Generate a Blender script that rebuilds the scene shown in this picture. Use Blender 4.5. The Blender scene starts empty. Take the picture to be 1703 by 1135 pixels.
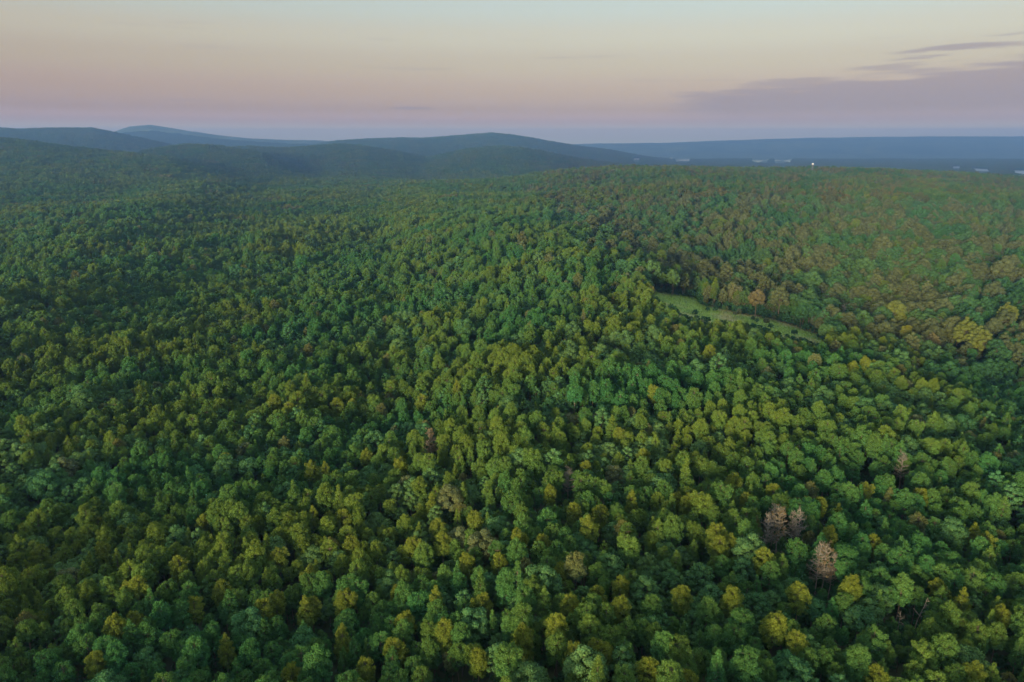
import bpy, math, random
import numpy as np

random.seed(11)
rng = np.random.default_rng(11)
scene = bpy.context.scene
C = scene.collection
R = math.radians

# ------------------------------------------------------------------ camera
PW, PH, FP = 1703.0, 1135.0, 1230.0            # photo size and focal length in its pixels
ZC, HORIZON = 120.0, 236.0                     # camera height above the nearby ground, row of the true horizon
PITCH = math.atan((PH / 2 - HORIZON) / FP)
SP, CP = math.sin(PITCH), math.cos(PITCH)
cam_d = bpy.data.cameras.new('camera')
cam = bpy.data.objects.new('camera', cam_d)
C.objects.link(cam)
cam.location = (0, 0, ZC)
cam.rotation_euler = (math.pi / 2 - PITCH, 0, 0)
cam_d.sensor_width = 36.0
cam_d.lens = 36.0 * FP / PW
cam_d.clip_start = 1.0
cam_d.clip_end = 60000.0
scene.camera = cam

# ------------------------------------------------------------------ light
SUN_EL, SUN_AZ = R(6.5), R(208.0)              # azimuth clockwise from +Y (the view direction): behind, a little to the left
SUN_STRENGTH, SKY_NISHITA, EXPOSURE = 5.0, 0.042, 1.8
scene.view_settings.view_transform = 'Standard'
scene.view_settings.look = 'None'
scene.view_settings.exposure = EXPOSURE
scene.view_settings.gamma = 1.0
scene.view_settings.use_curve_mapping = False

sun_d = bpy.data.lights.new('sun', 'SUN')
sun_d.energy = SUN_STRENGTH
sun_d.angle = R(10.0)
sun_d.color = (1.0, 0.80, 0.47)
sun = bpy.data.objects.new('sun', sun_d)
C.objects.link(sun)
sdir = (math.cos(SUN_EL) * math.sin(SUN_AZ), math.cos(SUN_EL) * math.cos(SUN_AZ), math.sin(SUN_EL))
from mathutils import Vector
sun.rotation_euler = Vector(sdir).to_track_quat('Z', 'Y').to_euler()
sun.location = (-200, -300, 400)

def s2l(c):
    return tuple(((v / 255) / 12.92 if v / 255 < 0.04045 else ((v / 255 + 0.055) / 1.055) ** 2.4) for v in c) + (1.0,)

world = bpy.data.worlds.new('World')
scene.world = world
world.use_nodes = True
nt = world.node_tree
nt.nodes.clear()
def N(tree, t, **kw):
    n = tree.nodes.new(t)
    for k, v in kw.items():
        setattr(n, k, v)
    return n
def math_node(tree, op, a, b=None, clamp=False):
    n = N(tree, 'ShaderNodeMath', operation=op, use_clamp=clamp)
    for i, v in enumerate((a, b)):
        if v is None:
            continue
        if isinstance(v, (int, float)):
            n.inputs[i].default_value = v
        else:
            tree.links.new(v, n.inputs[i])
    return n.outputs[0]
def build_world():
    L = nt.links.new
    out = N(nt, 'ShaderNodeOutputWorld')
    sky = N(nt, 'ShaderNodeTexSky', sky_type='NISHITA', sun_disc=False)
    sky.sun_elevation = SUN_EL
    sky.sun_rotation = SUN_AZ
    sky.altitude = 200
    sky.dust_density = 2.0
    tc = N(nt, 'ShaderNodeTexCoord')
    sep = N(nt, 'ShaderNodeSeparateXYZ')
    L(tc.outputs['Generated'], sep.inputs[0])
    X, Y, Z = sep.outputs
    el = math_node(nt, 'ARCSINE', Z)                       # elevation in radians
    az = math_node(nt, 'ARCTAN2', X, Y)                    # 0 = straight ahead
    # sky colour by elevation; unseen upper sky brightened to fill shaded foliage
    ramp = N(nt, 'ShaderNodeValToRGB')
    ramp.color_ramp.interpolation = 'EASE'
    t = math_node(nt, 'DIVIDE', math_node(nt, 'MULTIPLY', el, 180 / math.pi), 90.0)
    t = math_node(nt, 'POWER', math_node(nt, 'MAXIMUM', t, 0.0), 0.5)
    L(t, ramp.inputs[0])
    stops = [(0.0, (1.0, .82, .52)), (0.8, (.95, .66, .44)), (1.6, (.50, .26, .26)), (2.4, (.31, .125, .145)), (3.8, (.285, .095, .09)), (5.6, (.30, .14, .075)),
             (7.3, (.35, .22, .12)), (9.3, (.32, .28, .21)), (14, (.42, .52, .52)), (30, (.78, 1.0, 1.0)), (90, (1.0, 1.0, 1.0))]
    cr = ramp.color_ramp
    while len(cr.elements) < len(stops):
        cr.elements.new(0.5)
    for e, (d, c) in zip(cr.elements, stops):
        e.position = (d / 90) ** 0.5
        e.color = (*c, 1)
    # the violet cloud bank on the right, seen edge on, and a few streaks
    comb = N(nt, 'ShaderNodeCombineXYZ')
    L(math_node(nt, 'MULTIPLY', az, 9.0), comb.inputs[0])
    L(math_node(nt, 'MULTIPLY', el, 120.0), comb.inputs[1])
    nz = N(nt, 'ShaderNodeTexNoise')
    nz.inputs['Scale'].default_value = 1.0
    nz.inputs['Detail'].default_value = 7.0
    nz.inputs['Roughness'].default_value = 0.55
    L(comb.outputs[0], nz.inputs['Vector'])
    noise = math_node(nt, 'SUBTRACT', nz.outputs['Fac'], 0.5)
    # upper edge of the bank, climbing to the right
    top = math_node(nt, 'ADD', math_node(nt, 'MULTIPLY', math_node(nt, 'SUBTRACT', az, R(12.1)), 0.085), R(3.3))
    top = math_node(nt, 'MINIMUM', top, R(7.6))
    d = math_node(nt, 'ADD', math_node(nt, 'SUBTRACT', top, el), math_node(nt, 'MULTIPLY', noise, 0.06))
    bank = N(nt, 'ShaderNodeMapRange', interpolation_type='SMOOTHSTEP')
    L(d, bank.inputs['Value'])
    bank.inputs['From Min'].default_value = -0.003
    bank.inputs['From Max'].default_value = 0.012
    side = N(nt, 'ShaderNodeMapRange', interpolation_type='SMOOTHSTEP')
    L(math_node(nt, 'ADD', az, math_node(nt, 'MULTIPLY', noise, 0.12)), side.inputs['Value'])
    side.inputs['From Min'].default_value = R(10.0)
    side.inputs['From Max'].default_value = R(15.5)
    low = N(nt, 'ShaderNodeMapRange', interpolation_type='SMOOTHSTEP')
    L(el, low.inputs['Value'])
    low.inputs['From Min'].default_value = R(0.6)
    low.inputs['From Max'].default_value = R(3.2)
    m = math_node(nt, 'MULTIPLY', bank.outputs[0], side.outputs[0])
    m = math_node(nt, 'MULTIPLY', m, low.outputs[0])
    away = N(nt, 'ShaderNodeMapRange', interpolation_type='SMOOTHSTEP')
    L(az, away.inputs['Value'])
    away.inputs['From Min'].default_value = R(85.0)
    away.inputs['From Max'].default_value = R(55.0)
    m = math_node(nt, 'MULTIPLY', m, away.outputs[0])
    # thin streaks
    comb2 = N(nt, 'ShaderNodeCombineXYZ')
    L(math_node(nt, 'MULTIPLY', az, 5.0), comb2.inputs[0])
    L(math_node(nt, 'MULTIPLY', el, 95.0), comb2.inputs[1])
    nz2 = N(nt, 'ShaderNodeTexNoise')
    nz2.inputs['Scale'].default_value = 0.8
    nz2.inputs['Detail'].default_value = 5.0
    L(comb2.outputs[0], nz2.inputs['Vector'])
    st = N(nt, 'ShaderNodeMapRange', interpolation_type='SMOOTHSTEP')
    L(nz2.outputs['Fac'], st.inputs['Value'])
    st.inputs['From Min'].default_value = 0.60
    st.inputs['From Max'].default_value = 0.78
    stl = N(nt, 'ShaderNodeMapRange', interpolation_type='SMOOTHSTEP')
    L(el, stl.inputs['Value'])
    stl.inputs['From Min'].default_value = R(11.0)
    stl.inputs['From Max'].default_value = R(6.0)
    streak = math_node(nt, 'MULTIPLY', math_node(nt, 'MULTIPLY', st.outputs[0], 0.4), math_node(nt, 'MULTIPLY', stl.outputs[0], low.outputs[0]))
    m = math_node(nt, 'MAXIMUM', math_node(nt, 'MULTIPLY', m, 0.62), streak)
    def wisp(az0, el0, half_az, half_el, tilt, amount):
        """A thin dark streak of cloud lying across the sky round one direction, frayed by the noise."""
        da = math_node(nt, 'SUBTRACT', az, R(az0))
        de = math_node(nt, 'SUBTRACT', math_node(nt, 'SUBTRACT', el, R(el0)), math_node(nt, 'MULTIPLY', da, tilt))
        de = math_node(nt, 'ADD', de, math_node(nt, 'MULTIPLY', noise, R(half_el) * 5.5))
        u = math_node(nt, 'POWER', math_node(nt, 'ABSOLUTE', math_node(nt, 'DIVIDE', da, R(half_az))), 2.0)
        v = math_node(nt, 'POWER', math_node(nt, 'ABSOLUTE', math_node(nt, 'DIVIDE', de, R(half_el))), 2.0)
        f = N(nt, 'ShaderNodeMapRange', interpolation_type='SMOOTHSTEP')
        L(math_node(nt, 'ADD', u, v), f.inputs['Value'])
        f.inputs['From Min'].default_value = 1.0
        f.inputs['From Max'].default_value = 0.1
        return math_node(nt, 'MULTIPLY', f.outputs[0], amount)
    for w in ((29.6, 5.65, 4.8, 0.42, 0.06, 0.6), (-7.4, 2.35, 2.2, 0.17, 0.0, 0.5), (14.0, 3.2, 3.0, 0.30, 0.02, 0.5), (19.5, 3.9, 4.2, 0.30, 0.05, 0.5), (25.5, 4.75, 3.0, 0.25, 0.05, 0.45)):
        m = math_node(nt, 'MAXIMUM', m, wisp(*w))
    gain = 2.0 ** EXPOSURE
    sc_ = N(nt, 'ShaderNodeVectorMath', operation='SCALE')
    L(sky.outputs[0], sc_.inputs[0])
    sc_.inputs['Scale'].default_value = SKY_NISHITA * 2.83
    ad = N(nt, 'ShaderNodeVectorMath', operation='ADD')
    L(sc_.outputs[0], ad.inputs[0])
    L(ramp.outputs[0], ad.inputs[1])
    mix = N(nt, 'ShaderNodeMix', data_type='RGBA')
    L(m, mix.inputs['Factor'])
    L(ad.outputs[0], mix.inputs['A'])
    mix.inputs['B'].default_value = (.37, .285, .31, 1)
    bg = N(nt, 'ShaderNodeBackground')
    L(mix.outputs['Result'], bg.inputs['Color'])
    bg.inputs['Strength'].default_value = 1.0 / gain
    L(bg.outputs[0], out.inputs['Surface'])
build_world()

cy = scene.cycles
cy.max_bounces = 3
cy.diffuse_bounces = 2
cy.glossy_bounces = 2
cy.transmission_bounces = 3
cy.volume_bounces = 0
cy.transparent_max_bounces = 4
cy.use_denoising = True
cy.use_adaptive_sampling = True
cy.adaptive_threshold = 0.015
cy.adaptive_min_samples = 24
cy.caustics_reflective = False
cy.caustics_refractive = False

# ------------------------------------------------------------------ helpers
def ray(px, py):
    a, b = (px - PW / 2), (PH / 2 - py)
    return np.array([a, FP * CP + b * SP, -FP * SP + b * CP])
def project(x, y, z):
    dz = z - ZC
    dep = np.maximum(y * CP - dz * SP, 1e-3)
    v = y * SP + dz * CP
    return PW / 2 + FP * x / dep, PH / 2 - FP * v / dep
def plane_hit(px, py, z):
    d = ray(px, py)
    t = (z - ZC) / d[2]
    return d[0] * t, d[1] * t
def sm(a, b, x):
    t = np.clip((x - a) / (b - a), 0, 1)
    return t * t * (3 - 2 * t)
class Waves:
    """Smooth pseudo-random field: a sum of plane waves with a given mean wavelength."""
    def __init__(self, wl, n=14, seed=0):
        r = np.random.default_rng(seed)
        k = 2 * math.pi / (wl * r.uniform(0.6, 1.8, n))
        a = r.uniform(0, 2 * math.pi, n)
        self.kx, self.ky, self.ph = k * np.cos(a), k * np.sin(a), r.uniform(0, 6.283, n)
        self.n = n
    def __call__(self, x, y):
        s = np.zeros_like(x, dtype=float)
        for a, b, c in zip(self.kx, self.ky, self.ph):
            s += np.sin(a * x + b * y + c)
        return s / math.sqrt(self.n / 2)
def seg_dist(x, y, pts):
    best = np.full(np.shape(x), 1e9)
    for (ax, ay), (bx, by) in zip(pts[:-1], pts[1:]):
        dx, dy = bx - ax, by - ay
        t = np.clip(((x - ax) * dx + (y - ay) * dy) / (dx * dx + dy * dy), 0, 1)
        best = np.minimum(best, np.hypot(x - ax - t * dx, y - ay - t * dy))
    return best

# ------------------------------------------------------------------ terrain
def layer(pts, depth, near, far, tree, ext=160):
    """A hill whose crest line, at the given depth, runs along these photo points (tree = canopy height standing on it)."""
    pts = [(pts[0][0] - ext, None)] + list(pts) + [(pts[-1][0] + ext, None)]
    q, z = [], []
    for px, py in pts:
        d = ray(px, py if py else 236)
        q.append(d[0] / d[1])
        z.append(None if py is None else ZC + d[2] / d[1] * depth - tree)
    return dict(q=np.array(q), z=z, Y=depth, n=near, f=far)
LAYERS = [
    layer([(-260, 212), (-120, 212), (0, 222), (45, 227), (100, 236), (160, 244), (230, 251), (280, 258)], 2550, 800, 700, 15),
    layer([(245, 250), (270, 245), (300, 241), (330, 240), (360, 243), (400, 249), (430, 254)], 3000, 620, 500, 15, 110),
    layer([(380, 247), (420, 244), (470, 247), (520, 244), (560, 241), (600, 243), (650, 251)], 3700, 800, 600, 15),
    layer([(-500, 205), (-300, 208), (-100, 213), (0, 215), (30, 216), (90, 214), (150, 214), (180, 220), (230, 231), (270, 240)], 4500, 1000, 800, 15),
    layer([(190, 219), (215, 212), (250, 208), (290, 213), (350, 221), (420, 229), (500, 233), (560, 236)], 7000, 1300, 1200, 0),
    layer([(560, 236), (610, 232), (665, 228), (700, 229), (770, 225), (817, 222), (850, 227), (910, 236), (960, 243), (1010, 250), (1060, 259), (1110, 268)], 5600, 1250, 1000, 14),
    layer([(725, 262), (760, 253), (795, 247), (835, 245), (870, 248), (910, 255), (960, 265)], 3600, 800, 600, 14),
    layer([(840, 282), (900, 278), (960, 276), (1050, 275), (1200, 276), (1350, 278), (1500, 281), (1570, 283), (1600, 285), (1650, 288), (1703, 292), (1900, 298), (2300, 304)], 1780, 1350, 380, 24, 220),
    layer([(900, 243), (950, 241), (1000, 239), (1100, 238), (1200, 234), (1330, 230), (1450, 228), (1550, 227), (1703, 227), (2000, 229), (2500, 226), (3200, 230)], 9200, 1300, 1500, 0, 400),
]
PLAIN = -35.0
def base_z(x, y):
    r = np.hypot(x, y)
    return PLAIN * sm(1950, 3250, r)
VALLEY = [plane_hit(a, b, -14) for a, b in [(2100, 760), (1703, 668), (1500, 612), (1380, 572), (1230, 528), (1110, 488), (1040, 455), (960, 405), (880, 352), (800, 320), (720, 302)]]
SPUR = [plane_hit(a, b, 14) for a, b in [(-160, 590), (0, 505), (120, 425), (250, 352), (330, 322)]]
SPUR2 = [plane_hit(a, b, 10) for a, b in [(430, 420), (640, 372), (860, 430), (1010, 492)]]
W1, W2, W3, W4 = Waves(420, 16, 1), Waves(150, 14, 2), Waves(1500, 16, 3), Waves(520, 24, 5)
def height(x, y):
    x = np.asarray(x, float); y = np.asarray(y, float)
    r = np.hypot(x, y)
    yy = np.maximum(y, 1.0)
    q = np.clip(x / yy, -3.0, 3.0)
    front = sm(0.0, 0.25, y / np.maximum(r, 1))
    b = base_z(x, y)
    h = b.copy()
    for L in LAYERS:
        zb = float(base_z(np.array([0.0]), np.array([L['Y']]))[0])
        z = np.array([zb if v is None else v for v in L['z']])
        crest = np.interp(q, L['q'], z - zb)
        d = (yy - L['Y'])
        w = np.where(d < 0, L['n'], L['f'])
        hill = crest * np.exp(-(d / w) ** 2 * 1.1) * front
        h = np.where(hill > 0, np.maximum(h, b + hill) + 0.12 * np.minimum(np.maximum(h - b, 0), np.maximum(hill, 0)) * sm(2300, 3000, yy) * 0, h)
    v = seg_dist(x, y, VALLEY)
    h = h - 13 * np.exp(-(v / (70 + 0.05 * r)) ** 2) * front
    h = h + 11 * np.exp(-(seg_dist(x, y, SPUR) / 75) ** 2) * front
    h = h + 6 * np.exp(-(seg_dist(x, y, SPUR2) / 80) ** 2) * front
    h = h + 2.2 * W1(x, y) * sm(120, 500, r) * (1 - 0.6 * sm(1200, 2500, r)) + 1.3 * W2(x, y) * (1 - sm(600, 1500, r))
    plain = sm(0.02, 0.16, q) * sm(2900, 3700, yy) * (1 - sm(6900, 8200, yy)) * front
    h = h + sm(3500, 6500, r) * (5.0 * W3(x, y) + 2.5 * W4(x, y)) * (1 - sm(8600, 9600, r)) * (1 - 0.9 * plain)
    h = h + (1 - front) * 10 * W1(x * 0.5, y * 0.5)
    return h

def mesh_obj(name, verts, faces, mats, parent=None, smooth=False, link=True):
    me = bpy.data.meshes.new(name)
    me.from_pydata(verts, [], faces)
    for m in (mats if isinstance(mats, (list, tuple)) else [mats]):
        me.materials.append(m)
    if smooth:
        me.polygons.foreach_set('use_smooth', [True] * len(me.polygons))
    me.update()
    o = bpy.data.objects.new(name, me)
    if link:
        C.objects.link(o)
    o.parent = parent
    return o
def fast_mesh(name, V, Q, mats, midx=None, var=None, smooth=False):
    """A mesh of quads (n x 4) from numpy arrays, with a per-corner-point colour variation attribute."""
    me = bpy.data.meshes.new(name)
    V = np.asarray(V, np.float32); Q = np.asarray(Q, np.int32)
    me.vertices.add(len(V)); me.vertices.foreach_set('co', V.ravel())
    me.loops.add(Q.size); me.loops.foreach_set('vertex_index', Q.ravel())
    me.polygons.add(len(Q))
    me.polygons.foreach_set('loop_start', np.arange(0, Q.size, 4, dtype=np.int32))
    me.polygons.foreach_set('loop_total', np.full(len(Q), 4, np.int32))
    for m in mats:
        me.materials.append(m)
    if midx is not None:
        me.polygons.foreach_set('material_index', np.asarray(midx, np.int32))
    if smooth:
        me.polygons.foreach_set('use_smooth', np.ones(len(Q), bool))
    if var is not None:
        a = me.attributes.new('shade_of_leaf', 'FLOAT_COLOR', 'POINT')
        c = np.ones((len(V), 4), np.float32); c[:, :3] = var
        a.data.foreach_set('color', c.ravel())
    me.update(calc_edges=True)
    me.validate()
    return me

# ------------------------------------------------------------------ materials
def new_mat(name):
    m = bpy.data.materials.new(name)
    m.use_nodes = True
    m.node_tree.nodes.clear()
    return m, m.node_tree
def leaf_material(name, translucency=0.22):
    m, t = new_mat(name)
    L = t.links.new
    out = N(t, 'ShaderNodeOutputMaterial')
    a = N(t, 'ShaderNodeAttribute', attribute_type='INSTANCER', attribute_name='tint')
    b = N(t, 'ShaderNodeAttribute', attribute_type='GEOMETRY', attribute_name='shade_of_leaf')
    mul = N(t, 'ShaderNodeMix', data_type='RGBA', blend_type='MULTIPLY')
    mul.inputs['Factor'].default_value = 1.0
    L(a.outputs['Color'], mul.inputs['A'])
    L(b.outputs['Color'], mul.inputs['B'])
    df = N(t, 'ShaderNodeBsdfDiffuse')
    tr = N(t, 'ShaderNodeBsdfTranslucent')
    L(mul.outputs['Result'], df.inputs['Color'])
    L(mul.outputs['Result'], tr.inputs['Color'])
    mx = N(t, 'ShaderNodeMixShader')
    mx.inputs[0].default_value = translucency
    L(df.outputs[0], mx.inputs[1]); L(tr.outputs[0], mx.inputs[2])
    L(mx.outputs[0], out.inputs['Surface'])
    return m
def noisy_material(name, c1, c2, scale, rough=0.9, detail=5.0, bump=0.0, c3=None, scale3=1.0):
    m, t = new_mat(name)
    L = t.links.new
    out = N(t, 'ShaderNodeOutputMaterial')
    p = N(t, 'ShaderNodeBsdfPrincipled')
    p.inputs['Roughness'].default_value = rough
    p.inputs['Specular IOR Level'].default_value = 0.15
    tc = N(t, 'ShaderNodeTexCoord')
    n = N(t, 'ShaderNodeTexNoise')
    n.inputs['Scale'].default_value = scale
    n.inputs['Detail'].default_value = detail
    L(tc.outputs['Object'], n.inputs['Vector'])
    r = N(t, 'ShaderNodeValToRGB')
    r.color_ramp.elements[0].position, r.color_ramp.elements[1].position = 0.36, 0.66
    r.color_ramp.elements[0].color = (*c1, 1); r.color_ramp.elements[1].color = (*c2, 1)
    L(n.outputs['Fac'], r.inputs[0])
    col = r.outputs[0]
    if c3:
        n3 = N(t, 'ShaderNodeTexNoise')
        n3.inputs['Scale'].default_value = scale3
        n3.inputs['Detail'].default_value = 4.0
        L(tc.outputs['Object'], n3.inputs['Vector'])
        mr = N(t, 'ShaderNodeMapRange')
        mr.inputs['From Min'].default_value = 0.5; mr.inputs['From Max'].default_value = 0.68
        L(n3.outputs['Fac'], mr.inputs['Value'])
        mx = N(t, 'ShaderNodeMix', data_type='RGBA')
        L(mr.outputs[0], mx.inputs['Factor']); L(col, mx.inputs['A'])
        mx.inputs['B'].default_value = (*c3, 1)
        col = mx.outputs['Result']
    L(col, p.inputs['Base Color'])
    if bump:
        bp = N(t, 'ShaderNodeBump')
        bp.inputs['Strength'].default_value = bump
        L(n.outputs['Fac'], bp.inputs['Height'])
        L(bp.outputs[0], p.inputs['Normal'])
    L(p.outputs[0], out.inputs['Surface'])
    return m
M_leaf = leaf_material('foliage')
M_bark = noisy_material('bark', (0.06, 0.048, 0.038), (0.12, 0.095, 0.075), 6.0)
M_dead = noisy_material('dead_wood', (0.085, 0.076, 0.066), (0.185, 0.160, 0.135), 4.0)
M_ground = noisy_material('forest_floor', (0.018, 0.036, 0.018), (0.065, 0.080, 0.036), 0.006, detail=9.0, c3=(0.016, 0.034, 0.022), scale3=0.0016)
M_meadow = noisy_material('meadow_grass', (0.120, 0.195, 0.034), (0.165, 0.235, 0.044), 0.12, detail=6.0, c3=(0.25, 0.215, 0.105), scale3=0.03)
M_field = noisy_material('pale_field', (0.26, 0.28, 0.17), (0.38, 0.36, 0.24), 0.01)
M_soil = noisy_material('bare_soil', (0.34, 0.29, 0.23), (0.48, 0.41, 0.33), 0.01)
M_white = noisy_material('white_paint', (0.55, 0.55, 0.55), (0.66, 0.66, 0.66), 0.6, rough=0.5)
M_steel = noisy_material('dark_steel', (0.045, 0.05, 0.065), (0.075, 0.08, 0.095), 0.8, rough=0.6)
M_roof = noisy_material('metal_roof', (0.45, 0.46, 0.48), (0.55, 0.56, 0.58), 0.4, rough=0.4)
M_glass, _t = new_mat('dark_glass')
_p = N(_t, 'ShaderNodeBsdfPrincipled'); _p.inputs['Base Color'].default_value = (0.03, 0.035, 0.04, 1); _p.inputs['Roughness'].default_value = 0.1
_t.links.new(_p.outputs[0], N(_t, 'ShaderNodeOutputMaterial').inputs['Surface'])
M_water, _t = new_mat('lake_water')
_p = N(_t, 'ShaderNodeBsdfPrincipled'); _p.inputs['Base Color'].default_value = (0.10, 0.12, 0.13, 1); _p.inputs['Roughness'].default_value = 0.42; _p.inputs['Specular IOR Level'].default_value = 1.0
_p.inputs['IOR'].default_value = 1.33
_t.links.new(_p.outputs[0], N(_t, 'ShaderNodeOutputMaterial').inputs['Surface'])

def tag(o, label=None, cat=None, group=None, kind=None):
    if label: o['label'] = label
    if cat: o['category'] = cat
    if group: o['group'] = group
    if kind: o['kind'] = kind
    return o

# ------------------------------------------------------------------ ground sheet
def build_ground():
    fine = np.arange(-46, 46.001, 0.125)
    coarse = np.arange(49, 312, 3.0)
    ang = np.radians(np.concatenate([fine, coarse]))
    rad = np.concatenate([np.linspace(6, 60, 8), np.geomspace(75, 11200, 330)])
    A, Rr = np.meshgrid(ang, rad)
    X, Y = Rr * np.sin(A), Rr * np.cos(A)
    Z = height(X, Y)
    na, nr = len(ang), len(rad)
    V = np.stack([X, Y, Z], -1).reshape(-1, 3)
    i = np.arange(nr - 1)[:, None] * na
    j = np.arange(na)[None, :]
    jn = (j + 1) % na
    Q = np.stack([i + j, i + jn, i + na + jn, i + na + j], -1).reshape(-1, 4)[:, ::-1]
    V = np.vstack([V, [[0, 0, float(height(np.array([0.0]), np.array([0.0]))[0])]]])
    c = len(V) - 1
    k = np.arange(na)
    half = k[::2]
    cap = np.stack([np.full(len(half), c), half, (half + 1) % na, (half + 2) % na], -1)[:, ::-1]
    me = fast_mesh('ground', V, np.vstack([Q, cap]), [M_ground], smooth=True)
    o = bpy.data.objects.new('ground', me)
    C.objects.link(o)
    tag(o, 'rolling forest floor and far wooded hills', kind='structure')
    return o
_gz = np.array([v.co.z for v in build_ground().data.vertices])
GROUND_LOW, GROUND_HIGH = float(_gz.min()), float(_gz.max())

# ------------------------------------------------------------------ tree shapes
def rot_rand(n, r):
    v = r.normal(size=(n, 3))
    return v / np.linalg.norm(v, axis=1, keepdims=True)
def blades(P, D, length, width, r):
    """Kite-shaped blades: root P, direction D."""
    n = len(P)
    D = D / np.linalg.norm(D, axis=1, keepdims=True)
    S = np.cross(D, rot_rand(n, r))
    S /= np.maximum(np.linalg.norm(S, axis=1, keepdims=True), 1e-6)
    l = (length * r.uniform(0.7, 1.3, n))[:, None]
    w = (width * r.uniform(0.7, 1.3, n))[:, None]
    V = np.stack([P, P + D * l * 0.55 + S * w, P + D * l, P + D * l * 0.55 - S * w], 1)
    return V.reshape(-1, 3)
def leaves(P, Nrm, size, r, jit=0.7):
    """Leaf-clump quads lying roughly across the normal Nrm."""
    n = len(P)
    Nn = Nrm + jit * rot_rand(n, r)
    Nn /= np.linalg.norm(Nn, axis=1, keepdims=True)
    U = np.cross(Nn, rot_rand(n, r)); U /= np.maximum(np.linalg.norm(U, axis=1, keepdims=True), 1e-6)
    W = np.cross(Nn, U)
    a = (size * r.uniform(0.6, 1.35, n))[:, None]
    b = a * r.uniform(0.45, 0.8, n)[:, None]
    V = np.stack([P - U * a, P - W * b, P + U * a * 1.1, P + W * b], 1)
    return V.reshape(-1, 3)
def tube(p0, p1, r0, r1, n=6):
    p0, p1 = np.asarray(p0, float), np.asarray(p1, float)
    d = p1 - p0; d = d / max(np.linalg.norm(d), 1e-6)
    u = np.cross(d, [0.3, 0.9, 0.2]); u /= np.linalg.norm(u)
    w = np.cross(d, u)
    a = np.arange(n) * 2 * math.pi / n
    ring = np.cos(a)[:, None] * u + np.sin(a)[:, None] * w
    V = np.vstack([p0 + ring * r0, p1 + ring * r1])
    Q = [[k, (k + 1) % n, n + (k + 1) % n, n + k] for k in range(n)]
    return V, np.array(Q)
def join(parts):
    Vs, Qs, off = [], [], 0
    for V, Q in parts:
        Vs.append(V); Qs.append(Q + off); off += len(V)
    return np.vstack(Vs), np.vstack(Qs)
def trunk_parts(h, r0, r, lean=0.02, segs=5, top=0.93):
    pts = [np.array([0, 0, -0.6])]
    x = np.zeros(2)
    for k in range(1, segs + 1):
        x = x + r.normal(size=2) * lean * h / segs * 3
        pts.append(np.array([x[0], x[1], h * top * k / segs]))
    rad = np.linspace(r0, r0 * 0.22, segs + 1)
    out = [tube(pts[k], pts[k + 1], rad[k], rad[k + 1], 7) for k in range(segs)]
    def at(z):
        zz = [p[2] for p in pts]
        return np.array([np.interp(z, zz, [p[0] for p in pts]), np.interp(z, zz, [p[1] for p in pts]), z])
    return out, at
def lobes_to_leaves(lobes, r, dens, size, pine):
    VV, var = [], []
    for c, rad, tone in lobes:
        area = 4 * math.pi * (rad[0] * rad[1] * rad[2]) ** (2 / 3)
        n = max(8, int(area * dens))
        d = rot_rand(n, r)
        d[:, 2] = np.where(r.random(n) < 0.35, np.abs(d[:, 2]), d[:, 2])
        k = r.uniform(0.55, 1.0, n)[:, None] ** 0.5
        P = c + d * np.asarray(rad) * k * (1 + 0.12 * r.normal(size=n))[:, None]
        if pine:
            half = n // 2
            V1 = blades(P[half:] - d[half:] * size * 0.6, d[half:] + [0, 0, 0.45] + 0.5 * rot_rand(n - half, r), size * 2.2, size * 0.30, r)
            V2 = leaves(P[:half], d[:half] + [0, 0, 0.3], size * 0.75, r, 0.5)
            V = np.vstack([V1, V2])
        else:
            V = leaves(P, d + [0, 0, 0.35], size, r, 0.65)
        VV.append(V)
        m = len(V) // 4
        s = tone * r.uniform(0.80, 1.22, m)
        hue = r.normal(size=m) * 0.06
        v = np.stack([s * (1 + hue), s, s * (1 - hue)], -1)
        var.append(np.repeat(v, 4, 0))
    V = np.vstack(VV)
    Q = np.arange(len(V)).reshape(-1, 4)
    return V, Q, np.vstack(var)

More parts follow.
